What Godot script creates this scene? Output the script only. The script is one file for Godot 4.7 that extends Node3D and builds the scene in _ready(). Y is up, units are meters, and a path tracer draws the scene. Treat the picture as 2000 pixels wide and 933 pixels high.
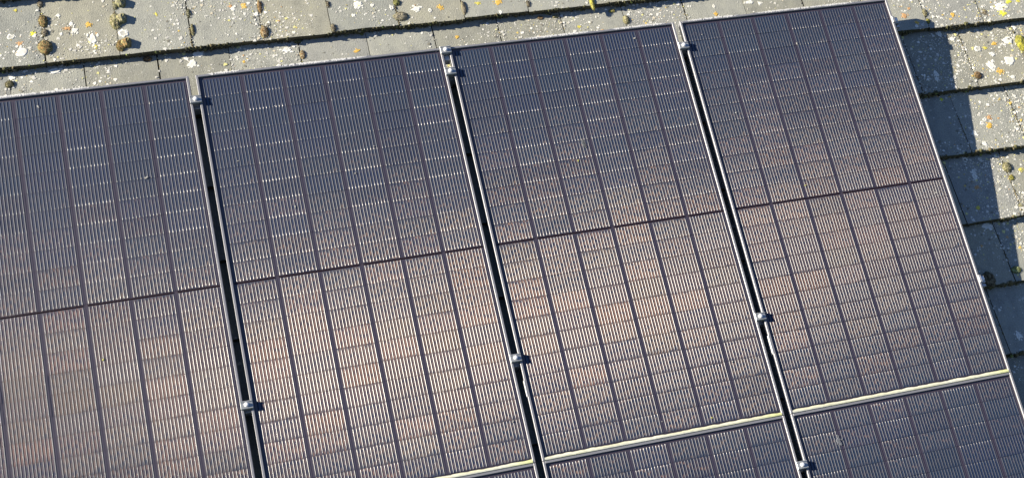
extends Node3D
# Roof axes: x runs along the roof, y stands out of its face, z runs down the slope. The panels' top faces lie at y = 0.
const PITCH := 35.22
const ORIGIN := Vector3(0, 8.0, 0)
const W := 1.134       # width of a panel
const H := 2.094       # its length
const GAP := 0.0311
const STEP := W + GAP
const COL := 0.184     # pitch of the cells across
const ROW := 0.0924    # pitch of the half cells down
const WIRE := 0.0144   # pitch of the busbar wires
const TILE := 0.323    # cover width of a tile
const TAIL := 0.10     # depth of a tile's tail under the panels
const HEAD := 0.13     # depth of its head
const EDGES := [-1.685, -1.318, -0.951, -0.585, -0.217, 0.142, 0.516, 0.884, 1.267, 1.613, 1.982, 2.35, 2.717, 3.084, 3.45, 3.817, 4.184, 4.55]

var roof_axes: Transform3D
var rng := RandomNumberGenerator.new()
var noise := FastNoiseLite.new()
var M := {}
var taken := {}
var tile_at := {}

# ---------------------------------------------------------------- helpers
func numbered(called: String) -> String:
	var n: int = taken.get(called, 0)
	taken[called] = n + 1
	return called if n == 0 else "%s_%03d" % [called, n]

func tag(o: Node, label: String, category: String, group := "", kind := "") -> void:
	if label: o.set_meta("label", label)
	if category: o.set_meta("category", category)
	if group: o.set_meta("group", group)
	if kind: o.set_meta("kind", kind)

func on_roof(u: float, y: float, v: float) -> Transform3D:
	return roof_axes * Transform3D(Basis(), Vector3(u, y, v))

func thing(called: String, at: Transform3D, label: String, category: String, group := "") -> Node3D:
	var o := Node3D.new()
	o.name = numbered(called)
	add_child(o)
	o.transform = at
	tag(o, label, category, group)
	return o

func put(called: String, mesh: Mesh, mat: Material, parent: Node, at := Transform3D()) -> MeshInstance3D:
	var o := MeshInstance3D.new()
	o.name = called
	o.mesh = mesh
	if mat: o.material_override = mat
	o.transform = at
	parent.add_child(o, true)
	return o

func start() -> SurfaceTool:
	var st := SurfaceTool.new()
	st.begin(Mesh.PRIMITIVE_TRIANGLES)
	st.set_smooth_group(-1)
	return st

func quad(st: SurfaceTool, a: Vector3, b: Vector3, c: Vector3, d: Vector3) -> void:   # clockwise as seen from its front
	for p in [a, b, c, a, c, d]: st.add_vertex(p)

func box(st: SurfaceTool, lo: Vector3, hi: Vector3, bevel := 0.0) -> void:   # a box whose top edges are chamfered
	var b := bevel
	var low := [Vector3(lo.x, lo.y, lo.z), Vector3(hi.x, lo.y, lo.z), Vector3(hi.x, lo.y, hi.z), Vector3(lo.x, lo.y, hi.z)]
	var mid := []
	var top := []
	for p in low:
		mid.append(Vector3(p.x, hi.y - b, p.z))
		top.append(Vector3(clampf(p.x, lo.x + b, hi.x - b), hi.y, clampf(p.z, lo.z + b, hi.z - b)))
	for i in 4:
		var j := (i + 1) % 4
		quad(st, low[i], low[j], mid[j], mid[i])
		if b > 0.0: quad(st, mid[i], mid[j], top[j], top[i])
	quad(st, top[0], top[1], top[2], top[3])
	quad(st, low[3], low[2], low[1], low[0])

func disc(st: SurfaceTool, at: Vector3, r: float, h: float, n := 12, dome := 0.0) -> void:   # a short cylinder with a domed top
	for i in n:
		var a := TAU * i / n
		var b := TAU * (i + 1) / n
		var p := Vector3(cos(a), 0, sin(a)) * r
		var q := Vector3(cos(b), 0, sin(b)) * r
		var up := Vector3(0, h, 0)
		quad(st, at + p, at + q, at + q + up, at + p + up)
		var rise := Vector3(0, h + dome * 0.8, 0)
		quad(st, at + p + up, at + q + up, at + q * 0.6 + rise, at + p * 0.6 + rise)
		for x in [at + q * 0.6 + rise, at + Vector3(0, h + dome, 0), at + p * 0.6 + rise]: st.add_vertex(x)

func done(st: SurfaceTool) -> ArrayMesh:
	st.generate_normals()
	return st.commit()

func lin(r: float, g: float, b: float) -> Color:
	return Color(r, g, b).linear_to_srgb()

func mat(c: Color, rough: float, metal := 0.0) -> StandardMaterial3D:
	var m := StandardMaterial3D.new()
	m.albedo_color = c
	m.roughness = rough
	m.metallic = metal
	return m

func noise_texture(freq: float, octaves: int, ramp: Array, seed_: int, size := 512, kind := FastNoiseLite.TYPE_SIMPLEX_SMOOTH) -> NoiseTexture2D:
	var n := FastNoiseLite.new()
	n.seed = seed_
	n.frequency = freq
	n.noise_type = kind
	n.fractal_octaves = octaves
	n.fractal_gain = 0.6
	var t := NoiseTexture2D.new()
	t.width = size
	t.height = size
	t.seamless = true
	t.noise = n
	if ramp:
		var g := Gradient.new()
		g.offsets = PackedFloat32Array(ramp.map(func(x): return x[0]))
		g.colors = PackedColorArray(ramp.map(func(x): return x[1]))
		t.color_ramp = g
	return t

# ---------------------------------------------------------------- materials
func materials() -> void:
	for i in 5:
		var m := mat([Color(1, 1, 1), Color(0.95, 0.955, 0.96), Color(1.0, 0.985, 0.95), Color(0.93, 0.925, 0.91), Color(0.97, 0.97, 0.985)][i], 0.92)
		m.vertex_color_use_as_albedo = true
		m.albedo_texture = noise_texture(0.012, 5, [[0.0, lin(0.66, 0.66, 0.67)], [0.4, lin(0.88, 0.88, 0.88)], [0.62, lin(0.98, 0.97, 0.95)], [1.0, lin(1, 1, 0.92)]], 11)
		m.uv1_triplanar = true
		m.uv1_world_triplanar = true
		m.uv1_scale = Vector3(1.7, 1.7, 1.7)
		m.uv1_offset = Vector3(0.13 * i, 0.31 * i, 0.57 * i)
		m.detail_enabled = true
		m.detail_blend_mode = BaseMaterial3D.BLEND_MODE_MUL
		m.detail_albedo = noise_texture(0.11, 3, [[0.0, lin(0.4, 0.4, 0.38)], [0.42, lin(0.85, 0.85, 0.84)], [0.66, lin(1, 1, 1)], [1.0, lin(1, 1, 1)]], 5)
		m.detail_uv_layer = BaseMaterial3D.DETAIL_UV_2
		m.uv2_triplanar = true
		m.uv2_world_triplanar = true
		m.uv2_scale = Vector3(2.3, 2.3, 2.3)
		m.heightmap_enabled = true
		m.heightmap_texture = M.get("grain", noise_texture(0.16, 3, [], 23))
		M.grain = m.heightmap_texture
		m.heightmap_scale = 0.13
		M["tile%d" % i] = m
		if i: 
			m.albedo_texture = M.tile0.albedo_texture
			m.detail_albedo = M.tile0.detail_albedo
	M.deck = mat(lin(0.05, 0.045, 0.04), 0.95)
	M.frame = mat(lin(0.25, 0.255, 0.275), 0.46, 0.3)
	M.crusted_frame = mat(Color(1, 1, 1), 0.85)
	M.crusted_frame.vertex_color_use_as_albedo = true
	M.backsheet = mat(lin(0.040, 0.031, 0.044), 0.5)
	M.backsheet.clearcoat_enabled = true
	M.backsheet.clearcoat = 0.6
	M.backsheet.clearcoat_roughness = 0.08
	M.margin = mat(lin(0.045, 0.039, 0.060), 0.5)
	M.margin.clearcoat_enabled = true
	M.margin.clearcoat = 0.6
	M.margin.clearcoat_roughness = 0.06
	M.seam = mat(lin(0.014, 0.006, 0.007), 0.9)
	M.seam.metallic_specular = 0.15
	for i in 5:
		# the anti-reflection film over a cell: a thin coppery sheen that the sun lights along a band across the wires
		var c := mat([lin(0.92, 0.54, 0.26), lin(0.92, 0.56, 0.30), lin(0.94, 0.52, 0.24), lin(0.90, 0.56, 0.30), lin(0.92, 0.59, 0.27)][i], 0.355, 1.0)
		c.transparency = BaseMaterial3D.TRANSPARENCY_ALPHA
		c.albedo_color.a = [0.0037, 0.0029, 0.0043, 0.0026, 0.0033][i]
		c.anisotropy_enabled = true
		c.anisotropy = 0.9
		c.normal_enabled = true
		c.normal_texture = M.get("ripple", null)
		if c.normal_texture == null:
			var t := noise_texture(0.012, 2, [], 77)
			t.as_normal_map = true
			t.bump_strength = 3.0
			M.ripple = t
			c.normal_texture = t
		c.uv1_scale = Vector3(1.0, 0.5, 1.0)
		c.uv1_offset = Vector3(0.21 * i, 0.37 * i, 0)
		c.normal_scale = 0.6
		M["film%d" % i] = c
		c = mat([lin(0.010, 0.026, 0.066), lin(0.009, 0.024, 0.067), lin(0.011, 0.026, 0.061), lin(0.008, 0.020, 0.055), lin(0.011, 0.029, 0.068)][i], 0.6)
		c.clearcoat_enabled = true
		c.clearcoat = 0.7
		c.clearcoat_roughness = 0.06
		M["cell%d" % i] = c
	M.wire = mat(lin(0.021, 0.029, 0.046), 0.25)
	M.wire.metallic_specular = 0.29
	M.steel = mat(lin(0.86, 0.86, 0.85), 0.45, 0.25)
	M.clamp = mat(lin(0.36, 0.38, 0.39), 0.38, 0.5)
	M.bright_clamp = mat(lin(0.5, 0.5, 0.5), 0.4, 0.5)
	M.rail = mat(lin(0.5, 0.51, 0.53), 0.35, 0.6)
	M.paper = mat(lin(0.8, 0.8, 0.78), 0.6)
	M.growth = mat(Color(1, 1, 1), 0.95)
	M.growth.vertex_color_use_as_albedo = true
	M.moss = mat(Color(1, 1, 1), 1.0)
	M.moss.vertex_color_use_as_albedo = true
	M.moss.rim_enabled = true
	M.moss.rim = 0.25
	M.wall = mat(lin(0.42, 0.39, 0.33), 0.9)
	M.grass = mat(lin(0.06, 0.085, 0.03), 0.95)

# ---------------------------------------------------------------- roof
func tile_mesh(variant: int) -> ArrayMesh:
	var st := start()
	var nx := 6
	var nz := 8
	var half := TILE / 2 - 0.0022
	var long := 0.42
	var thick := 0.026
	var top := func(i: int, j: int) -> Vector3:
		var x := lerpf(-half, half, float(i) / nx)
		var z := -long + long * float(j) / nz
		var edge := 0.0
		if j == nz: edge = noise.get_noise_2d(x * 900.0, variant * 37.0) * 0.004
		var wob := noise.get_noise_3d(x * 300.0, z * 300.0, variant * 51.0) * 0.0014
		if i == 0 or i == nx: wob -= 0.0012
		return Vector3(x, wob, z + edge)
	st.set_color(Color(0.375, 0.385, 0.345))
	st.set_smooth_group(0)
	for i in nx:
		for j in nz:
			quad(st, top.call(i, j), top.call(i + 1, j), top.call(i + 1, j + 1), top.call(i, j + 1))
	st.set_smooth_group(-1)
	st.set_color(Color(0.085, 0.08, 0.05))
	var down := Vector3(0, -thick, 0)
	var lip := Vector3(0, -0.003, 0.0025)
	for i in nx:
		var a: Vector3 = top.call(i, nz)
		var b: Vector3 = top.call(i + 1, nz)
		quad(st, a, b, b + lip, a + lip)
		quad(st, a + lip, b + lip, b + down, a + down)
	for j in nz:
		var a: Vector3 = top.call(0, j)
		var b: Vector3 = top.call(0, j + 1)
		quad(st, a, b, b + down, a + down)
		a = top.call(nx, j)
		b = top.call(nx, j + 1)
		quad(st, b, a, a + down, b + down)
	var q := [Vector3(-half, -thick, -long), Vector3(half, -thick, -long), Vector3(half, -thick, 0), Vector3(-half, -thick, 0)]
	quad(st, q[3], q[2], q[1], q[0])
	st.generate_normals()
	return st.commit()

func tile_place(row: int, k: int) -> Transform3D:
	if tile_at.has([row, k]): return tile_at[[row, k]]
	var r := RandomNumberGenerator.new()
	r.seed = row * 1000 + k + 7777
	var v: float = EDGES[row]
	var gauge: float = v - EDGES[row - 1] if row else 0.367
	var u := (0.353 if row % 2 else 0.52) + TILE * (k + 0.5)
	var b := Basis(Vector3.RIGHT, -atan2(HEAD - TAIL, gauge)) * Basis(Vector3.FORWARD, r.randf_range(-0.003, 0.003)) * Basis(Vector3.UP, r.randf_range(-0.004, 0.004))
	var t := Transform3D(b, Vector3(u + r.randf_range(-0.001, 0.001), -TAIL + r.randf_range(-0.001, 0.001), v + r.randf_range(-0.0035, 0.0035)))
	tile_at[[row, k]] = t
	return t

func tile_under(u: float, v: float) -> Array:   # [row, k] of the tile whose face shows at a point of the roof
	var row := 0
	while row < EDGES.size() - 1 and EDGES[row] + 0.0 < v: row += 1
	return [row, floori((u - (0.353 if row % 2 else 0.52)) / TILE)]

func on_tile(u: float, v: float, lift := 0.0) -> Vector3:   # the point of the tiles' faces at u, v
	var id := tile_under(u, v)
	var t := tile_place(id[0], id[1])
	var n := t.basis.y
	return Vector3(u, t.origin.y - (n.x * (u - t.origin.x) + n.z * (v - t.origin.z)) / n.y + lift, v)

func lichen_mesh(r: float, rv: float, c: Color, kind: int, sd: int) -> ArrayMesh:   # a crust of one large and several small lobes
	var st := start()
	st.set_smooth_group(0)
	var rr := RandomNumberGenerator.new()
	rr.seed = sd
	var lobes := [[Vector3.ZERO, 0.86 if kind != 1 else 0.74, kind]]
	for k in (5 if kind == 0 else 12 if kind == 1 else 3):
		var a := rr.randf() * TAU
		var d := rr.randf_range(0.55, 1.25)
		lobes.append([Vector3(cos(a) * r * d, 0, sin(a) * rv * d), rr.randf_range(0.1, 0.42) * (1.25 - d * 0.5), 0])
	for lobe in lobes:
		var n := 18 if lobe[1] > 0.4 else 9
		var p0 := rr.randf() * 100.0
		var out := []
		for i in n:
			var a := TAU * i / n
			var k: float = lobe[1] * (1.0 + noise.get_noise_2d(cos(a) * 60.0 + p0 * 10, sin(a) * 60.0) * 0.5)
			out.append(Vector3(cos(a) * r * k, 0, sin(a) * rv * k))
		var up := rr.randf_range(0.0, 0.0003)
		var rings := [[1.0, -0.002, 0.85], [0.95, 0.0007, 1.0], [0.7, 0.0009, 1.04], [0.4, 0.0008, 0.95], [0.0, 0.0008, 0.9]]
		if lobe[2] == 2: rings = [[1.0, -0.002, 0.9], [0.95, 0.0009, 1.0], [0.66, 0.0010, 1.0], [0.56, 0.0006, 0.66], [0.0, 0.0006, 0.6]]
		for g in rings.size() - 1:
			for i in n:
				var j := (i + 1) % n
				var vs := [[out[i], rings[g]], [out[j], rings[g]], [out[j], rings[g + 1]], [out[i], rings[g]], [out[j], rings[g + 1]], [out[i], rings[g + 1]]]
				for x in [0, 2, 1, 3, 5, 4]:
					var p: Vector3 = vs[x][0] * vs[x][1][0]
					var tone: float = vs[x][1][2] * (1.0 + noise.get_noise_2d(p.x * 4000.0 + p0, p.z * 4000.0) * 0.4)
					st.set_color(Color(c.r * tone, c.g * tone, c.b * tone))
					st.add_vertex(p + lobe[0] + Vector3(0, vs[x][1][1] + up, 0))
	st.generate_normals()
	return st.commit()

func roof() -> Node3D:
	var root := thing("tiled_roof", on_roof(0, 0, 0), "grey concrete tile roof slope spotted with lichen and moss, under the solar panels", "roof")
	var shapes := []
	for i in 4: shapes.append(tile_mesh(i))
	var rest := start()
	var nodes := {}
	for row in EDGES.size():
		for k in range(-5, 21):
			var t := tile_place(row, k)
			var near: bool = row >= 3 and row <= 11 and k >= -2 and k <= 17
			var pick := posmod(row * 7 + k * 5 + (row * k) % 3, 4)
			if near:
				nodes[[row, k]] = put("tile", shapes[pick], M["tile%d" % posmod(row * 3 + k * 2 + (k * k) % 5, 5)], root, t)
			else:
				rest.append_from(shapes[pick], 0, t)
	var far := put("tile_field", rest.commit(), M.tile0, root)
	far.set_meta("kind", "stuff")
	var st := start()
	box(st, Vector3(-1.2, -0.24, -2.05), Vector3(7.2, -0.175, 4.5))
	put("roof_deck", done(st), M.deck, root)
	# the larger lichens, each on the tile that it grows on
	var white := Color(0.70, 0.70, 0.63)
	var list := [
		[0.423, -0.288, 0.027, 0.033, 0], [0.384, -0.380, 0.022, 0.017, 2], [0.870, -0.335, 0.026, 0.026, 2], [0.548, -0.188, 0.030, 0.019, 0], [1.183, -0.196, 0.027, 0.017, 0], [1.152, -0.145, 0.025, 0.024, 1], [0.364, -0.174, 0.015, 0.016, 1],
		[1.589, -0.162, 0.028, 0.016, 1], [2.235, -0.303, 0.023, 0.019, 1], [0.661, -0.378, 0.013, 0.019, 1], [0.649, -0.418, 0.013, 0.014, 1], [1.962, -0.366, 0.027, 0.026, 1], [5.310, 0.258, 0.038, 0.028, 0], [5.271, 0.384, 0.035, 0.036, 0],
		[5.119, 0.286, 0.023, 0.021, 2], [5.156, 0.398, 0.024, 0.037, 1], [4.997, 0.206, 0.017, 0.014, 0], [4.793, 1.893, 0.019, 0.026, 1], [4.839, 1.285, 0.034, 0.017, 0], [4.855, 1.007, 0.017, 0.025, 1], [4.832, 0.412, 0.014, 0.018, 1],
		[4.938, 0.165, 0.017, 0.018, 1], [4.821, 0.443, 0.014, 0.015, 1], [0.734, -0.324, 0.020, 0.040, 1], [4.931, 0.777, 0.020, 0.017, 1], [4.964, 0.845, 0.014, 0.016, 0], [4.840, 0.905, 0.018, 0.017, 1], [0.596, -0.475, 0.011, 0.011, 1],
		[1.539, -0.074, 0.012, 0.014, 2], [0.600, -0.368, 0.008, 0.010, 0], [1.479, -0.366, 0.013, 0.013, 1], [1.378, -0.410, 0.012, 0.014, 1], [5.191, 0.330, 0.020, 0.015, 1], [4.995, 0.723, 0.012, 0.013, 2], [5.018, 0.704, 0.013, 0.013, 2],
		[5.252, 0.487, 0.015, 0.012, 0], [4.806, 0.120, 0.011, 0.012, 0], [2.641, -0.230, 0.010, 0.012, 0], [2.299, -0.285, 0.011, 0.013, 2], [1.929, -0.302, 0.012, 0.011, 0], [2.118, -0.324, 0.012, 0.014, 2], [3.943, -0.149, 0.027, 0.012, 0],
		[3.996, -0.136, 0.012, 0.012, 1], [3.746, -0.148, 0.009, 0.011, 2], [3.905, -0.068, 0.012, 0.009, 0], [5.33, 0.06, 0.05, 0.03, 1], [4.90, 0.455, 0.012, 0.012, 2], [4.925, 0.445, 0.012, 0.012, 2], [4.86, 0.98, 0.012, 0.012, 0]]
	for i in list.size():
		var a: Array = list[i]
		grow(nodes, a[0], a[1], lichen_mesh(a[2], a[3], white, a[4], 100 + i))
	var gold := Color(0.62, 0.40, 0.08)
	var orange := Color(0.50, 0.30, 0.14)
	var yellow := Color(0.60, 0.54, 0.10)
	var lime := Color(0.66, 0.66, 0.06)
	list = [
		[0.416, -0.527, 0.008, 0.008, yellow], [0.479, -0.384, 0.012, 0.014, lime], [0.724, -0.405, 0.014, 0.015, gold], [0.629, -0.397, 0.018, 0.010, orange], [0.420, -0.337, 0.015, 0.012, orange], [0.743, -0.276, 0.009, 0.011, yellow],
		[1.027, -0.425, 0.009, 0.010, yellow], [1.427, -0.422, 0.013, 0.016, gold], [1.367, -0.429, 0.010, 0.008, orange], [2.350, -0.297, 0.015, 0.016, gold], [2.638, -0.292, 0.018, 0.019, gold], [2.539, -0.298, 0.013, 0.009, yellow], [1.912, -0.115, 0.017, 0.011, gold],
		[2.403, -0.132, 0.010, 0.011, gold], [1.384, -0.122, 0.007, 0.008, gold], [3.743, -0.099, 0.012, 0.012, gold], [3.020, -0.113, 0.009, 0.009, yellow], [4.762, 0.046, 0.019, 0.017, orange], [4.813, 0.097, 0.013, 0.012, gold], [5.035, 0.075, 0.015, 0.014, gold],
		[5.326, 0.099, 0.025, 0.017, lime], [5.390, 0.031, 0.021, 0.012, lime], [5.444, 0.035, 0.015, 0.009, yellow], [5.224, 0.267, 0.018, 0.012, gold], [5.162, 0.286, 0.012, 0.009, yellow], [5.196, 0.443, 0.019, 0.019, gold], [5.045, 0.695, 0.014, 0.013, orange],
		[5.028, 0.747, 0.019, 0.021, gold], [5.126, 1.012, 0.013, 0.011, yellow], [4.845, 1.073, 0.014, 0.011, orange], [4.810, 1.190, 0.012, 0.012, yellow], [4.821, 0.550, 0.010, 0.009, lime], [4.801, 0.004, 0.010, 0.009, orange], [5.35, 0.065, 0.012, 0.01, lime]]
	for i in list.size():
		var a: Array = list[i]
		grow(nodes, a[0], a[1], lichen_mesh(a[2], a[3], a[4], 1, 300 + i))
	return root

func grow(nodes: Dictionary, u: float, v: float, mesh: ArrayMesh) -> void:
	var id := tile_under(u, v)
	if not nodes.has(id): return
	var t: MeshInstance3D = nodes[id]
	var p: Vector3 = t.transform.affine_inverse() * on_tile(u, v)
	put("lichen_patch", mesh, M.growth, t, Transform3D(Basis(), p))

func speckles() -> void:   # the small lichens: thousands of spots
	var spots := []
	var tones := []
	var r := RandomNumberGenerator.new()
	r.seed = 4242
	var tries := 0
	while tries < 230000:
		tries += 1
		var u := r.randf_range(-0.1, 6.0)
		var v := r.randf_range(-0.65, 2.5)
		var under: bool = u > 0.0 and u < 4.62 and v > 0.1
		if under and r.randf() < 0.97: continue
		var dens := noise.get_noise_3d(u * 55.0, v * 55.0, 9.0) * 0.9 + noise.get_noise_3d(u * 14.0, v * 14.0, 3.0) * 0.6 + 0.30
		if r.randf() > clampf(dens, 0.03, 1.0): continue
		var row: int = tile_under(u, v)[0]
		if EDGES[row] - v > 0.36: continue
		var s := 0.0017 * pow(r.randf(), -0.5)
		if s > 0.011: s = r.randf_range(0.003, 0.010)
		var p := on_tile(u, v, 0.0002)
		spots.append(Transform3D(Basis(Vector3.RIGHT, -0.08) * Basis(Vector3.UP, r.randf() * TAU) * Basis.from_scale(Vector3(s, 0.55 + s * 60, s * r.randf_range(0.7, 1.0))), p))
		var w := r.randf_range(0.46, 0.78)
		var x := r.randf()
		var c := Color(w, w * 0.99, w * 0.9)
		if x < 0.03: c = Color(0.6, 0.45, 0.12)
		elif x < 0.04: c = Color(0.5, 0.32, 0.15)
		elif x < 0.11: c = Color(0.62, 0.6, 0.25)
		elif x < 0.24: c = Color(0.19, 0.185, 0.15)
		elif x < 0.3: c = Color(0.55, 0.5, 0.38)
		tones.append(c)
	var st := start()
	var n := 9
	var rim := []
	for i in n:
		var a := TAU * i / n
		var k := 1.0 + 0.22 * sin(a * 3.0 + 1.0) + 0.12 * sin(a * 5.0)
		rim.append(Vector3(cos(a) * k, 0, sin(a) * k))
	for i in n:
		var p: Vector3 = rim[i]
		var q: Vector3 = rim[(i + 1) % n]
		for x in [Vector3(0, 0.0009, 0), p * 0.85 + Vector3(0, 0.0008, 0), q * 0.85 + Vector3(0, 0.0008, 0)]: st.add_vertex(x)
		quad(st, p * 0.85 + Vector3(0, 0.0008, 0), p - Vector3(0, 0.002, 0), q - Vector3(0, 0.002, 0), q * 0.85 + Vector3(0, 0.0008, 0))
	var mm := MultiMesh.new()
	mm.transform_format = MultiMesh.TRANSFORM_3D
	mm.use_colors = true
	mm.mesh = done(st)
	mm.instance_count = spots.size()
	for i in spots.size():
		mm.set_instance_transform(i, spots[i])
		mm.set_instance_color(i, tones[i])
	var o := MultiMeshInstance3D.new()
	o.name = "lichen"
	o.multimesh = mm
	o.material_override = M.growth
	add_child(o)
	o.transform = roof_axes
	tag(o, "small white and yellow lichen spots scattered over the concrete roof tiles", "lichen", "", "stuff")

# ---------------------------------------------------------------- moss
func clump(sd: int, n := 14, m := 8, rough := 0.3, tone := true, c := Color(0.5, 0.5, 0.5), c2 := Color(0.5, 0.5, 0.5)) -> ArrayMesh:   # a lumpy cushion of radius 1, its foot a little below y = 0
	var st := start()
	st.set_smooth_group(0)
	var f := FastNoiseLite.new()
	f.seed = sd
	f.frequency = 1.0
	var point := func(i: int, j: int) -> Array:
		var a := TAU * posmod(i, n) / n
		var e := lerpf(-0.35, PI / 2, float(j) / m)
		var d := Vector3(cos(a) * cos(e), sin(e), sin(a) * cos(e))
		var k := 1.0 + f.get_noise_3dv(d * 1.3) * rough * 1.6 + f.get_noise_3dv(d * 6.0 + Vector3(9, 0, 0)) * rough * 0.7
		return [d * k, f.get_noise_3dv(d * 2.2 + Vector3(0, 30, 0)), f.get_noise_3dv(d * 6.0 + Vector3(0, 60, 0))]
	for i in n:
		for j in m:
			var q := [point.call(i, j), point.call(i + 1, j), point.call(i + 1, j + 1), point.call(i, j + 1)]
			for x in [0, 1, 2, 0, 2, 3]:
				if j == m - 1 and x == 2: pass
				var w := clampf(0.5 + q[x][1] * 1.9, 0, 1)
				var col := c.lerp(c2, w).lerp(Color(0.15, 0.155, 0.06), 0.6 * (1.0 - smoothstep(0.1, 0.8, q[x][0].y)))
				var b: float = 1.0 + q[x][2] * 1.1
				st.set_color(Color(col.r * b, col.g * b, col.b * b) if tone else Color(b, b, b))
				st.add_vertex(q[x][0])
	st.generate_normals()
	return st.commit()

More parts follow.
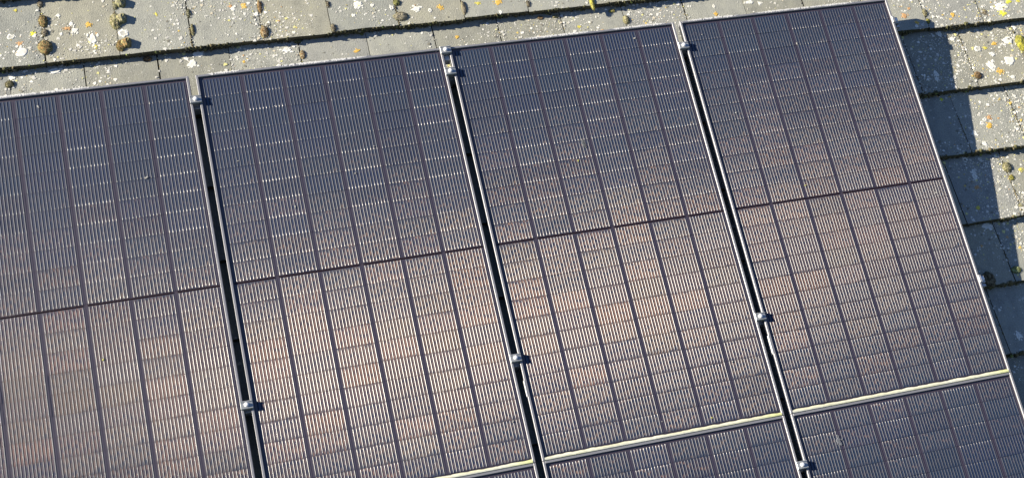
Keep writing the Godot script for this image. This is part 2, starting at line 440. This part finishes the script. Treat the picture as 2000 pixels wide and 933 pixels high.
func moss_cushions() -> void:
	var olive := Color(0.205, 0.205, 0.085)
	var brown := Color(0.20, 0.16, 0.095)
	var rust := Color(0.29, 0.165, 0.06)
	var grey := Color(0.20, 0.19, 0.15)
	var tan := Color(0.34, 0.30, 0.195)
	var green := Color(0.19, 0.20, 0.045)
	var pale := Color(0.36, 0.42, 0.22)
	var acid := Color(0.46, 0.42, 0.04)
	var black := Color(0.035, 0.03, 0.014)
	var g := "moss cushions on the tile joints"
	var list := [   # u, v, half sizes, height, two colours, label
		[0.524, -0.549, 0.012, 0.017, 0.014, grey, brown, "small grey moss tuft topmost on the leftmost visible tile joint"],
		[0.529, -0.448, 0.019, 0.033, 0.024, olive, rust, "olive moss cushion with a brown middle, second down the leftmost tile joint"],
		[0.530, -0.384, 0.014, 0.020, 0.016, grey, brown, "small brownish moss lump just above the big orange moss cushion"],
		[0.525, -0.300, 0.031, 0.040, 0.038, rust, olive, "big round orange brown moss cushion above the tile edge at far left"],
		[0.851, -0.498, 0.010, 0.024, 0.014, grey, olive, "narrow grey moss tuft above the large kidney shaped moss cushion"],
		[0.845, -0.406, 0.026, 0.042, 0.034, olive, tan, "large olive kidney shaped moss cushion with a dark hollow"],
		[0.852, -0.265, 0.019, 0.030, 0.024, olive, rust, "olive and orange moss cushion below the kidney shaped cushion, at the tile edge"],
		[1.172, -0.409, 0.009, 0.024, 0.010, grey, olive, "thin grey moss strip in the upper part of the third tile joint"],
		[1.178, -0.310, 0.008, 0.036, 0.011, olive, brown, "thin moss strip in the lower part of the third tile joint"],
		[1.500, -0.406, 0.011, 0.037, 0.012, brown, rust, "long brown moss strip at the top of the fourth tile joint"],
		[1.501, -0.258, 0.018, 0.033, 0.024, rust, tan, "orange wedge of moss in the fourth tile joint above the tile edge"],
		[1.819, -0.381, 0.007, 0.018, 0.009, grey, brown, "tiny grey moss tuft at the top of the fifth tile joint"],
		[1.822, -0.240, 0.011, 0.022, 0.015, grey, brown, "small grey moss lump at the foot of the fifth tile joint"],
		[2.146, -0.352, 0.016, 0.018, 0.018, olive, green, "olive green moss cushion at the upper photo edge above the tan cushion"],
		[2.150, -0.266, 0.034, 0.025, 0.024, tan, grey, "tan heart shaped moss cushion above the tile edge left of the double clamp"],
		[2.105, -0.210, 0.017, 0.018, 0.016, brown, tan, "brown moss lump hanging on the tile edge below the tan heart shaped cushion"],
		[2.464, -0.275, 0.011, 0.042, 0.014, brown, grey, "ragged brown moss strip in the tile joint above the double clamp"],
		[2.445, -0.216, 0.018, 0.012, 0.014, olive, brown, "olive moss lump on the tile edge under the ragged brown strip"],
		[2.787, -0.262, 0.008, 0.018, 0.009, grey, brown, "tiny brown moss tuft in the tile joint above the third panel"],
		[3.108, -0.222, 0.012, 0.040, 0.020, olive, acid, "upright olive yellow moss tuft across the tile edge above the third panel"],
		[3.267, -0.122, 0.016, 0.027, 0.020, tan, olive, "tan moss cushion just above the top rail of the third panel"],
		[0.351, -0.140, 0.018, 0.017, 0.016, olive, tan, "olive moss cushion beside the leftmost panel's top rail at the photo's left edge"],
		[0.956, -0.198, 0.018, 0.014, 0.014, rust, brown, "orange brown moss lump under the tile edge above the leftmost panel"],
		[1.655, -0.126, 0.012, 0.025, 0.013, rust, tan, "small orange moss strip in the tile joint above the second panel"],
		[4.881, 0.042, 0.012, 0.023, 0.012, olive, tan, "olive moss tuft in the tile joint right of the upper end clamp"],
		[4.882, 0.096, 0.009, 0.015, 0.012, acid, olive, "yellow green moss tuft at the shadow's upper edge near the end clamp"],
		[5.223, 0.086, 0.020, 0.026, 0.018, tan, brown, "tan and brown moss cushion on the tile edge at top right"],
		[5.379, 0.288, 0.030, 0.052, 0.030, acid, green, "large yellow green moss cushion at the photo's right edge"],
		[5.057, 0.450, 0.020, 0.020, 0.020, brown, rust, "round brown moss cushion on the sunny tile right of the panel shadow"],
		[5.052, 0.988, 0.023, 0.029, 0.024, tan, olive, "tan moss cushion in the tile joint beside the shadow's edge at right"],
		[5.054, 1.051, 0.012, 0.015, 0.013, olive, acid, "small olive yellow moss lump just below the tan cushion at right"],
		[5.045, 1.219, 0.017, 0.017, 0.016, tan, olive, "tan moss lump on the tile edge at the photo's right edge"],
		[4.735, 1.585, 0.032, 0.045, 0.036, black, brown, "dark moss cushion in the shade beside the lower end clamp"],
		[4.898, 1.555, 0.025, 0.019, 0.018, green, pale, "green moss cushion in the panel's shadow near the right photo edge"],
		[1.511, -0.205, 0.011, 0.014, 0.016, olive, green, "olive moss lump on the tile edge under the orange wedge of moss"],
		[1.645, -0.209, 0.018, 0.015, 0.020, black, olive, "dark olive moss lump where the small orange strip's joint meets the tile edge"],
		[1.343, -0.198, 0.010, 0.009, 0.009, pale, green, "pale green moss bud on the tile edge right of the white streaked lichen"],
		[1.444, -0.212, 0.007, 0.007, 0.008, pale, green, "tiny pale green moss bud on the tile edge left of the orange wedge"],
		[1.876, -0.213, 0.008, 0.008, 0.010, pale, grey, "pale grey green moss bud, first of three right of the fifth joint"],
		[1.950, -0.212, 0.008, 0.010, 0.012, green, olive, "green moss bud, middle one of three right of the fifth joint"],
		[2.002, -0.213, 0.007, 0.009, 0.011, pale, green, "bright pale green moss bud left of the brown hanging lump"],
		[2.555, -0.205, 0.018, 0.013, 0.014, olive, brown, "olive brown moss lump on the tile edge right of the double clamp"],
		[2.835, -0.190, 0.014, 0.010, 0.009, rust, brown, "flat orange brown moss lump under the tile edge above the third panel"],
		[2.913, -0.188, 0.015, 0.010, 0.010, tan, olive, "tan moss lump under the tile edge right of the flat orange one"],
		[3.207, -0.186, 0.016, 0.010, 0.011, acid, tan, "yellowish moss lump under the tile edge right of the upright tuft"]]
	for i in list.size():
		var a: Array = list[i]
		var p := on_tile(a[0], a[1])
		if a[7].contains("on the tile edge") or a[7].contains("hanging"): p.y -= 0.006
		var o := thing("moss_cushion", roof_axes * Transform3D(Basis(), p), a[7], "moss", g)
		var big: bool = a[2] > 0.017
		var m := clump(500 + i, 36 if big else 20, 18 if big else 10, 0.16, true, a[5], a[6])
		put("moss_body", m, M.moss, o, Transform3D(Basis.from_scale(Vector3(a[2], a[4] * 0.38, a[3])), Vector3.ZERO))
		if a[7].contains("kidney"):   # the second lobe and the dark hollow between
			put("moss_body", clump(777, 24, 12, 0.22, true, a[5], a[6]), M.moss, o, Transform3D(Basis.from_scale(Vector3(0.024, 0.021, 0.028)), Vector3(0.027, 0, -0.012)))
		# leafy shoots that make its outline fuzzy
		var st := start()
		var r := RandomNumberGenerator.new()
		r.seed = 900 + i
		for s in (520 if big else 180):
			var d := Vector3(r.randfn(), absf(r.randfn()) * 0.9, r.randfn()).normalized()
			var at := Vector3(d.x * a[2], d.y * a[4] * 0.38, d.z * a[3]) * r.randf_range(0.9, 1.08)
			var side := d.cross(Vector3(r.randfn(), r.randfn(), r.randfn())).normalized() * 0.0010
			var c: Color = a[5].lerp(a[6], r.randf())
			var b := r.randf_range(0.6, 1.5)
			st.set_color(Color(c.r * b, c.g * b, c.b * b))
			var tip := at + (d + Vector3(r.randfn(), r.randfn(), r.randfn()) * 0.35) * r.randf_range(0.002, 0.0048)
			for x in [at - side, tip, at + side, at + side, tip, at - side]: st.add_vertex(x)
		var sh := put("moss_shoots", done(st), M.moss, o)
		sh.set_meta("kind", "stuff")

func moss_fringe() -> void:   # the dark moss that lines the tails of the courses
	var where := []
	var tones := []
	var r := RandomNumberGenerator.new()
	r.seed = 31
	for row in range(2, 13):
		var v: float = EDGES[row]
		var from := -0.9
		var to := 6.6
		if row >= 5 and row < 12: from = 4.35
		var u := from
		while u < to:
			u += r.randf_range(0.0016, 0.0058)
			var right := row >= 5
			var dens := noise.get_noise_2d(u * 70.0, row * 90.0)
			var thick := clampf(0.45 + dens * 1.5, 0.08, 1.0)
			if r.randf() > 0.35 + thick: continue
			var s := r.randf_range(0.0025, 0.0062) * (0.75 + thick * (1.15 if right else 0.75))
			var id: Array = [row, floori((u - (0.353 if row % 2 else 0.52)) / TILE)]
			var tr := tile_place(id[0], id[1])
			var y := tr.origin.y - r.randf_range(0.0, 1.0) * 0.031
			var z := tr.origin.z + r.randf_range(0.0, 0.0035) + (0.006 * thick * r.randf() if y < -0.115 else 0.0)
			if right and r.randf() < 0.3: z -= 0.004
			where.append(Transform3D(Basis(Vector3(r.randfn(), r.randfn(), r.randfn()).normalized(), r.randf() * TAU) * Basis.from_scale(Vector3(s, s * 0.9, s)), Vector3(u, y, z)))
			var x := r.randf()
			var c := Color(0.05, 0.052, 0.024)
			if x < 0.3: c = Color(0.10, 0.10, 0.04)
			elif x < 0.42: c = Color(0.14, 0.12, 0.06)
			elif x < 0.47: c = Color(0.2, 0.19, 0.14)
			elif x < 0.49: c = Color(0.22, 0.27, 0.08)
			if right and x > 0.7: c = Color(0.13, 0.115, 0.06)
			tones.append(c)
	# moss in the joints between the tiles
	for row in range(3, 12):
		for k in range(-3, 18):
			var u := (0.353 if row % 2 else 0.52) + TILE * k
			if row >= 5 and u < 4.5: continue
			var much := r.randf()
			if much < 0.15: continue
			var v0: float = EDGES[row] - r.randf_range(0.02, 0.3)
			for s in int(34 * much):
				var v := v0 + r.randfn() * 0.05
				if v > EDGES[row] - 0.004 or v < EDGES[row - 1] + 0.01: continue
				var p := on_tile(u + r.randfn() * 0.0018, v, -0.002)
				var q := r.randf_range(0.002, 0.0048)
				where.append(Transform3D(Basis(Vector3.UP, r.randf() * TAU) * Basis.from_scale(Vector3(q, q, q)), p))
				tones.append([Color(0.15, 0.12, 0.06), Color(0.12, 0.11, 0.05), Color(0.2, 0.17, 0.1)][r.randi() % 3])
	var mm := MultiMesh.new()
	mm.transform_format = MultiMesh.TRANSFORM_3D
	mm.use_colors = true
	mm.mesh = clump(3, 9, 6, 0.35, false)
	mm.instance_count = where.size()
	for i in where.size():
		mm.set_instance_transform(i, where[i])
		mm.set_instance_color(i, tones[i])
	var o := MultiMeshInstance3D.new()
	o.name = "moss"
	o.multimesh = mm
	o.material_override = M.moss
	add_child(o)
	o.transform = roof_axes
	tag(o, "dark moss lining the lower edges and joints of the roof tiles", "moss", "", "stuff")

# ---------------------------------------------------------------- panels
func cell_mesh() -> ArrayMesh:
	var st := start()
	var hx := 0.0912
	var hz := ROW / 2 - 0.0008
	var inner := 5.5 * WIRE + 0.0035
	var mesh := ArrayMesh.new()
	for zone in [[[-inner, inner]], [[-hx, -inner], [inner, hx]], [[-inner, inner]]]:   # the active face, the plain edges beside it, and the film over the face
		st = start()
		for x in zone:
			for p in [[x[0], -hz], [x[1], -hz], [x[1], hz], [x[0], -hz], [x[1], hz], [x[0], hz]]:
				st.set_uv(Vector2(p[0] / COL + 0.5, p[1] / COL + 0.5))
				st.set_normal(Vector3(-0.648, 0.762, 0.0).normalized() if mesh.get_surface_count() == 2 else Vector3.UP)   # the film lies on a texture of leaning facets
				st.add_vertex(Vector3(p[0], 0.00025 if mesh.get_surface_count() == 2 else 0.0, p[1]))
		st.commit(mesh)
	return mesh

func wire_mesh(sd: int, way: int) -> ArrayMesh:   # the twelve busbar ribbons of a cell: low, their upper face cut into facets that lean one way, dipping at one end to pass under the next cell
	var st := start()
	var r := RandomNumberGenerator.new()
	r.seed = sd
	var zs := [-0.0456, -0.0442, -0.041, -0.036, -0.020, -0.004, 0.012, 0.026, 0.036, 0.041, 0.0442, 0.0456]
	var a := 0.0017
	var h := 0.0006
	for k in 12:
		var x0 := (k - 5.5) * WIRE
		var lift := []
		var dip: float = 5.0 * r.randf_range(0.4, 1.5) * [0.5, 1.0, 1.3, 0.75][sd % 4]
		for i in zs.size():
			var z: float = zs[i] * way
			var y := r.randf_range(-0.00001, 0.00001) if i > 0 and i < zs.size() - 1 else 0.0
			y += 0.0008
			if z > 0.033: y -= (z - 0.033) * (z - 0.033) * dip * 0.75
			if way < 0 and zs[i] > 0.036: y -= (zs[i] - 0.036) * (zs[i] - 0.036) * dip * 0.6
			lift.append(y)
		var wob := r.randf_range(-0.0002, 0.0002)
		for i in zs.size() - 1:
			var slope0: float = (lift[mini(i + 1, zs.size() - 1)] - lift[maxi(i - 1, 0)]) / (zs[mini(i + 1, zs.size() - 1)] - zs[maxi(i - 1, 0)])
			var slope1: float = (lift[mini(i + 2, zs.size() - 1)] - lift[i]) / (zs[mini(i + 2, zs.size() - 1)] - zs[i])
			for s in 4:
				var e0 := PI * s / 4.0
				var e1 := PI * (s + 1) / 4.0
				var pt := func(e: float, at: int, slope: float) -> Array:
					return [Vector3(x0 + wob - cos(e) * a, sin(e) * h + lift[at] + 0.0004, zs[at]), Vector3(-sin(lerpf(0.94, 0.42, e / PI)), cos(lerpf(0.94, 0.42, e / PI)), -slope).normalized()]
				var q := [pt.call(e0, i, slope0), pt.call(e1, i, slope0), pt.call(e1, i + 1, slope1), pt.call(e0, i + 1, slope1)]
				for x in [0, 1, 2, 0, 2, 3]:
					st.set_normal(q[x][1])
					st.add_vertex(q[x][0])
	return st.commit()

func rail_mesh(lo: Vector3, hi: Vector3) -> ArrayMesh:
	var st := start()
	box(st, lo, hi, 0.0013)
	return done(st)

func crust_rail(sd: float) -> ArrayMesh:   # the lower rail under its crust of pale lichen, cut fine so that the crust can vary
	var st := start()
	st.set_smooth_group(0)
	var n := 130
	var prof := [Vector3(0, -0.0058, H - 0.0172), Vector3(0, -0.0020, H - 0.0136), Vector3(0, 0.0010, H - 0.0105), Vector3(0, 0.0012, H - 0.003), Vector3(0, 0.0, H), Vector3(0, -0.035, H)]
	for i in n:
		for j in prof.size() - 1:
			var q := []
			for k in [[i, j], [i + 1, j], [i + 1, j + 1], [i, j + 1]]:
				var x: float = 0.011 + (W - 0.022) * k[0] / n
				var p: Vector3 = prof[k[1]] + Vector3(x, 0, 0)
				if k[1] > 0 and k[1] < 4: p.y += noise.get_noise_2d(x * 900.0 + sd * 100.0, k[1] * 40.0) * 0.0006
				if k[1] == 0: p.z += noise.get_noise_2d(x * 300.0 + sd * 100.0, 7.0) * 0.004
				var w := noise.get_noise_2d(x * 60.0 + sd * 33.0, 50.0 + k[1] * 6.0)
				var c := Color(0.52, 0.53, 0.38).lerp(Color(0.55, 0.56, 0.48), clampf(0.5 + w * 2.0, 0, 1))
				var far := smoothstep(0.86, 1.0, x / W)
				c = c.lerp(Color(0.55, 0.60, 0.14), far * 0.6)
				if k[1] == 5: c = Color(0.2, 0.2, 0.17)
				var b := 1.0 + noise.get_noise_2d(x * 2500.0, sd * 10.0 + k[1] * 70.0) * 0.3
				q.append([p, Color(c.r * b, c.g * b, c.b * b)])
			for x in [0, 1, 2, 0, 2, 3]:
				st.set_color(q[x][1])
				st.add_vertex(q[x][0])
	st.generate_normals()
	return st.commit()

func dust_mesh(from: float, to: float, sd: float) -> ArrayMesh:   # the pale ragged crust of dust and web on a top rail's outer edge
	var st := start()
	var n := int((to - from) / 0.004)
	for i in n:
		var x := from + (to - from) * i / n
		var f := sin(PI * (i + 0.5) / n)
		var d := (0.0035 + 0.0045 * absf(noise.get_noise_2d(x * 1400.0, sd * 70.0)) * 2.0) * clampf(f * 2.5, 0.25, 1.0)
		if noise.get_noise_2d(x * 700.0, sd * 30.0) > 0.33: continue
		var o := 0.0035 * clampf(f * 2.0, 0.2, 1.0) * (0.5 + rng.randf())
		var s := 0.0032
		var h := 0.0009 + rng.randf() * 0.001
		quad(st, Vector3(x, -0.001, -o), Vector3(x + s + 0.001, -0.001, -o), Vector3(x + s, h, -o * 0.4), Vector3(x + 0.0003, h, -o * 0.4))
		quad(st, Vector3(x + 0.0003, h, -o * 0.4), Vector3(x + s, h, -o * 0.4), Vector3(x + s, 0.0002, d), Vector3(x, 0.0002, d * 0.8))
	return done(st)

func panel(col: int, row: int, label: String, wires: Dictionary, cell: ArrayMesh) -> Node3D:
	var o := thing("solar_panel", on_roof(col * STEP, 0, row * (H + 0.0022)), label, "solar panel", "solar panels in two rows on the roof")
	var r := RandomNumberGenerator.new()
	r.seed = 60 + col * 10 + row
	put("frame_rail", rail_mesh(Vector3(0, -0.035, 0), Vector3(0.011, 0, H)), M.frame, o)
	put("frame_rail", rail_mesh(Vector3(W - 0.011, -0.035, 0), Vector3(W, 0, H)), M.frame, o)
	put("frame_rail", rail_mesh(Vector3(0.011, -0.035, 0), Vector3(W - 0.011, -0.0003, 0.011)), M.frame, o)
	var low := put("frame_rail", crust_rail(col + row * 7.0), M.crusted_frame, o)
	low.set_meta("label", "lower frame rail under a pale yellow green crust")
	var st := start()
	box(st, Vector3(0.0112, -0.0125, 0.0112), Vector3(W - 0.0112, -0.0078, H - 0.0112))
	put("backsheet", done(st), M.backsheet, o)
	# the dark seam between the two halves of the module, broken where the strings join
	for s in [[0, 1], [1, 3], [3, 5], [5, 6]]:
		st = start()
		var x0: float = 0.015 + COL * s[0] + (0.009 if s[0] else 0.0)
		var x1: float = 0.015 + COL * s[1] - (0.009 if s[1] < 6 else 0.0)
		box(st, Vector3(x0, -0.0077, H / 2 - 0.0019), Vector3(x1, -0.0060, H / 2 + 0.0019))
		put("seam_strip", done(st), M.seam, o)
	for c in 6:
		var lean := r.randfn() * 0.004
		for k in 22:
			var z := H / 2 - 0.0065 - ROW * (10.5 - k) if k < 11 else H / 2 + 0.0065 + ROW * (k - 10.5)
			var b := Basis(Vector3.RIGHT, r.randfn() * 0.0045 + lean * 0.7) * Basis(Vector3.BACK, r.randfn() * 0.004)
			var t := Transform3D(b, Vector3(0.015 + COL * (c + 0.5), -0.0064, z))
			var n := put("cell", cell, null, o, t)
			n.set_surface_override_material(0, M["cell%d" % r.randi_range(0, 4)])
			n.set_surface_override_material(2, M["film%d" % r.randi_range(0, 4)])
			n.set_surface_override_material(1, M.margin)
			put("busbar_wiring", wires[[r.randi_range(0, 3), 1 if c % 2 else -1]], M.wire, n)
	return o

func panels() -> void:
	var wires := {}
	for i in 4:
		for way in [-1, 1]: wires[[i, way]] = wire_mesh(20 + i, way)
	var cell := cell_mesh()
	var dust := [[[-1, 0.02, 0.75]], [[1, 0.05, 0.2], [2, 0.34, 0.80]], [[3, 0.36, 0.72], [4, 0.80, 1.1]], [[5, 0.02, 0.32], [6, 0.38, 0.98]]]
	var names := [
		["black solar panel at the left end of the upper row, cut by the photo's edge", "second black solar panel of the upper row, between the single and the double clamp", "third black solar panel of the upper row, right of the double clamp", "rightmost black solar panel of the upper row, its shadow on the tiles"],
		["black solar panel of the lower row under the leftmost upper panel", "lower row solar panel of which only a sliver shows at the photo's bottom edge", "lower row solar panel directly below the third upper panel", "rightmost solar panel of the lower row, in the photo's bottom right corner"]]
	for row in 2:
		for col in 4:
			var o := panel(col, row, names[row][col], wires, cell)
			droppings(o, col * 10 + row)
			if row == 0:
				for d in dust[col]:
					var m := put("dust_crust", dust_mesh(d[1], d[2], d[0]), M.paper, o)
					m.set_meta("kind", "stuff")
				if col == 2 or col == 3:   # the sticker on the frame's side, in the gap
					var st := start()
					var z: float = 1.715 if col == 2 else 1.705
					box(st, Vector3(-0.0035, -0.026, z), Vector3(0.0, 0.0008, z + (0.075 if col == 2 else 0.09)))
					put("frame_label", done(st), M.paper, o).set_meta("label", "blank white sticker on the frame's side")

func droppings(o: Node3D, sd: int) -> void:   # bird lime, seeds and grit dried onto the glass
	var r := RandomNumberGenerator.new()
	r.seed = 8000 + sd
	for i in 6:
		var at := Vector3(r.randf_range(0.05, W - 0.05), -0.0056, r.randf_range(0.05, H - 0.05))
		var s := r.randf_range(0.0018, 0.0042)
		var tone := Color(0.34, 0.34, 0.32) if r.randf() < 0.7 else Color(0.42, 0.42, 0.12)
		put("dropping", lichen_mesh(s, s * r.randf_range(1.0, 2.2), tone, 0, sd * 100 + i), M.growth, o, Transform3D(Basis(Vector3.UP, r.randf() * TAU), at + Vector3(0, 0.0012, 0)))
	if sd == 31: put("dropping", lichen_mesh(0.016, 0.020, Color(0.12, 0.13, 0.15), 1, 5), M.growth, o, Transform3D(Basis(), Vector3(0.19, -0.0044, 0.165)))
	if sd == 20: put("dropping", lichen_mesh(0.008, 0.022, Color(0.10, 0.11, 0.12), 1, 6), M.growth, o, Transform3D(Basis(Vector3.UP, 0.3), Vector3(0.53, -0.0044, 0.60)))

# ---------------------------------------------------------------- clamps and rails
func mid_clamp(v: float, gap: int, label: String, block := false) -> void:
	var o := thing("mid_clamp", on_roof((gap + 1) * STEP - GAP / 2, 0, v), label, "panel clamp", "clamps in the gaps between panels")
	var st := start()
	box(st, Vector3(-0.026, 0.0016, -0.019), Vector3(0.026, 0.0080, 0.019), 0.0014)
	box(st, Vector3(-0.0255, 0.0080, -0.0178), Vector3(0.0255, 0.0104, -0.0125), 0.0008)
	box(st, Vector3(-0.0255, 0.0080, 0.0125), Vector3(0.0255, 0.0104, 0.0178), 0.0008)
	put("plate", done(st), M.clamp, o)
	st = start()
	box(st, Vector3(-0.0145, -0.036, -0.0165), Vector3(0.0145, 0.0014, 0.0165))
	put("spacer", done(st), M.clamp, o)
	st = start()
	disc(st, Vector3(0, 0.0080, 0), 0.0098, 0.0060, 12, 0.0028)
	put("bolt", done(st), M.steel, o)
	if block:
		st = start()
		box(st, Vector3(-0.013, -0.05, 0.019), Vector3(0.013, -0.012, 0.045), 0.002)
		put("support_block", done(st), M.bright_clamp, o)

func end_clamp(v: float, m: Material, label: String) -> void:
	var o := thing("end_clamp", on_roof(3 * STEP + W, 0, v), label, "panel clamp", "clamps at the panel row's right end")
	var st := start()
	box(st, Vector3(-0.008, 0.0008, -0.018), Vector3(0.006, 0.0045, 0.018), 0.001)
	box(st, Vector3(0.001, -0.036, -0.018), Vector3(0.005, 0.0008, 0.018))
	box(st, Vector3(0.005, -0.016, -0.018), Vector3(0.029, -0.010, 0.018), 0.001)
	box(st, Vector3(0.026, -0.036, -0.018), Vector3(0.029, -0.016, 0.018))
	put("bracket", done(st), m, o)
	st = start()
	disc(st, Vector3(0.017, -0.010, 0), 0.0095, 0.006, 12, 0.0028)
	put("bolt", done(st), M.steel, o)

func mount_rail(v: float, label: String) -> void:
	var o := thing("mounting_rail", on_roof(0, -0.056, v), label, "mounting rail", "aluminium rails under the panels")
	var st := start()
	box(st, Vector3(-0.12, -0.020, -0.019), Vector3(4.672, 0.008, 0.019), 0.001)
	box(st, Vector3(-0.12, 0.008, -0.019), Vector3(4.672, 0.0195, -0.008), 0.001)
	box(st, Vector3(-0.12, 0.008, 0.008), Vector3(4.672, 0.0195, 0.019), 0.001)
	put("rail_profile", done(st), M.rail, o)
	for i in 5:
		st = start()
		var x := 0.25 + i * 1.03
		var foot: Vector3 = on_tile(x, v) - Vector3(0, -0.056, v)
		box(st, Vector3(x - 0.015, foot.y - 0.004, -0.016), Vector3(x + 0.015, -0.020, 0.016))
		put("roof_hook", done(st), M.rail, o)

func mounts() -> void:
	mount_rail(0.133, "silver mounting rail beneath the top clamps of the upper panel row")
	mount_rail(1.615, "silver mounting rail beneath the lower clamps of the upper panel row")
	mount_rail(2.340, "silver mounting rail beneath the top of the lower panel row")
	mount_rail(3.712, "silver mounting rail beneath the lower end of the lower panel row")
	mid_clamp(0.128, 0, "dark clamp with silver bolt near the top of the first gap from the left")
	mid_clamp(1.612, 0, "grey clamp with bright bolt low in the first gap from the left")
	mid_clamp(0.017, 1, "upper one of the two close clamps, flush with the panels' top edge", true)
	mid_clamp(0.134, 1, "lower one of the two close clamps at the top of the second gap")
	mid_clamp(1.607, 1, "grey clamp with bright bolt low in the second gap, beside a white bead")
	mid_clamp(0.141, 2, "dark clamp with silver bolt near the top of the third gap")
	mid_clamp(1.608, 2, "grey clamp just above the white sticker in the third gap")
	mid_clamp(2.340, 2, "grey clamp between the two rightmost panels of the lower row")
	end_clamp(0.128, M.clamp, "dark end clamp with silver bolt at the top right panel's upper edge")
	end_clamp(1.605, M.bright_clamp, "bright silver end clamp beside the dark moss cushion")
	end_clamp(2.340, M.bright_clamp, "silver end clamp at the right edge of the lower panel row")

# ---------------------------------------------------------------- house and ground
func house() -> void:
	var root := thing("house", Transform3D(), "pale rendered house walls beneath the tiled roof slope", "house")
	var axes := roof_axes
	var front: Vector3 = axes * Vector3(0, -0.25, 4.2)
	var ridge: Vector3 = axes * Vector3(0, -0.25, -2.0)
	var back := Vector3(0, front.y, 2 * ridge.z - front.z)
	var a := -1.0
	var b := 7.0
	var st := start()
	var prof := [Vector3(0, 0, front.z), front, ridge, back, Vector3(0, 0, back.z)]
	var X := func(p: Vector3, x: float) -> Vector3: return Vector3(x, p.y, p.z)
	quad(st, X.call(prof[0], a), X.call(prof[1], a), X.call(prof[1], b), X.call(prof[0], b))
	quad(st, X.call(prof[4], b), X.call(prof[3], b), X.call(prof[3], a), X.call(prof[4], a))
	for x in [a, b]:
		for i in [[0, 1, 2], [0, 2, 4], [2, 3, 4]]:
			for k in (i if x == b else [i[2], i[1], i[0]]): st.add_vertex(X.call(prof[k], x))
	put("wall", done(st), M.wall, root)
	st = start()
	var n := Vector3(0, cos(deg_to_rad(PITCH)), -sin(deg_to_rad(PITCH)))
	var e := Vector3(0, -sin(deg_to_rad(PITCH)), -cos(deg_to_rad(PITCH)))
	var p0: Vector3 = ridge + n * 0.09
	var p1: Vector3 = back + n * 0.09 + e * 0.3
	quad(st, X.call(p1, b + 0.2), X.call(p0, b + 0.2), X.call(p0, a - 0.2), X.call(p1, a - 0.2))
	put("back_slope", done(st), M.deck, root)

func _ready() -> void:
	rng.seed = 1
	noise.seed = 5
	noise.frequency = 0.05
	noise.fractal_octaves = 3
	roof_axes = Transform3D(Basis(Vector3.RIGHT, deg_to_rad(PITCH)), ORIGIN)

	# camera: a drone over the roof, the photograph a crop of its frame
	var cam := Camera3D.new()
	cam.name = "camera"
	var right := Vector3(0.95738, 0.16658, 0.23594)
	var up := Vector3(0.18137, 0.28898, -0.94)
	var back := Vector3(-0.22476, 0.94273, 0.24645)
	cam.transform = roof_axes * Transform3D(Basis(right, up, back).orthonormalized(), Vector3(1.56564, 5.15671, 3.41570))
	cam.near = 0.05
	cam.far = 2000.0
	cam.projection = Camera3D.PROJECTION_FRUSTUM
	cam.size = cam.near * 933.0 / 2400.0
	cam.frustum_offset = Vector2(-256.345, 384.7) / 2400.0 * cam.near
	cam.current = true
	add_child(cam)

	var env := Environment.new()
	env.background_mode = Environment.BG_SKY
	var sky := Sky.new()
	var ps := ProceduralSkyMaterial.new()
	ps.sky_top_color = lin(0.030, 0.057, 0.130)
	ps.sky_horizon_color = lin(0.13, 0.17, 0.24)
	ps.sky_curve = 0.12
	ps.ground_horizon_color = lin(0.10, 0.10, 0.08)
	ps.ground_bottom_color = lin(0.05, 0.05, 0.04)
	ps.sun_angle_max = 12.0
	sky.sky_material = ps
	env.sky = sky
	env.tonemap_mode = Environment.TONE_MAPPER_LINEAR
	env.tonemap_exposure = 2.8
	env.sdfgi_enabled = true
	env.ssao_enabled = true
	env.ssil_enabled = true
	var we := WorldEnvironment.new()
	we.name = "environment"
	we.environment = env
	add_child(we)

	var sun := DirectionalLight3D.new()
	sun.name = "sun"
	sun.light_energy = 1.55
	sun.light_color = Color(1.0, 0.955, 0.88)
	sun.light_angular_distance = 0.5
	sun.shadow_enabled = true
	var l := (roof_axes.basis * Vector3(-0.886, 0.320, -0.336)).normalized()
	sun.basis = Basis.looking_at(-l, Vector3.UP)
	add_child(sun)

	materials()
	var ground := PlaneMesh.new()
	ground.size = Vector2(1600, 1600)
	var g := put("ground", ground, M.grass, self)
	g.set_meta("kind", "structure")
	g.set_meta("label", "grass lawn and land around the house, far below the roof")
	house()
	roof()
	panels()
	mounts()
	moss_cushions()
	moss_fringe()
	speckles()
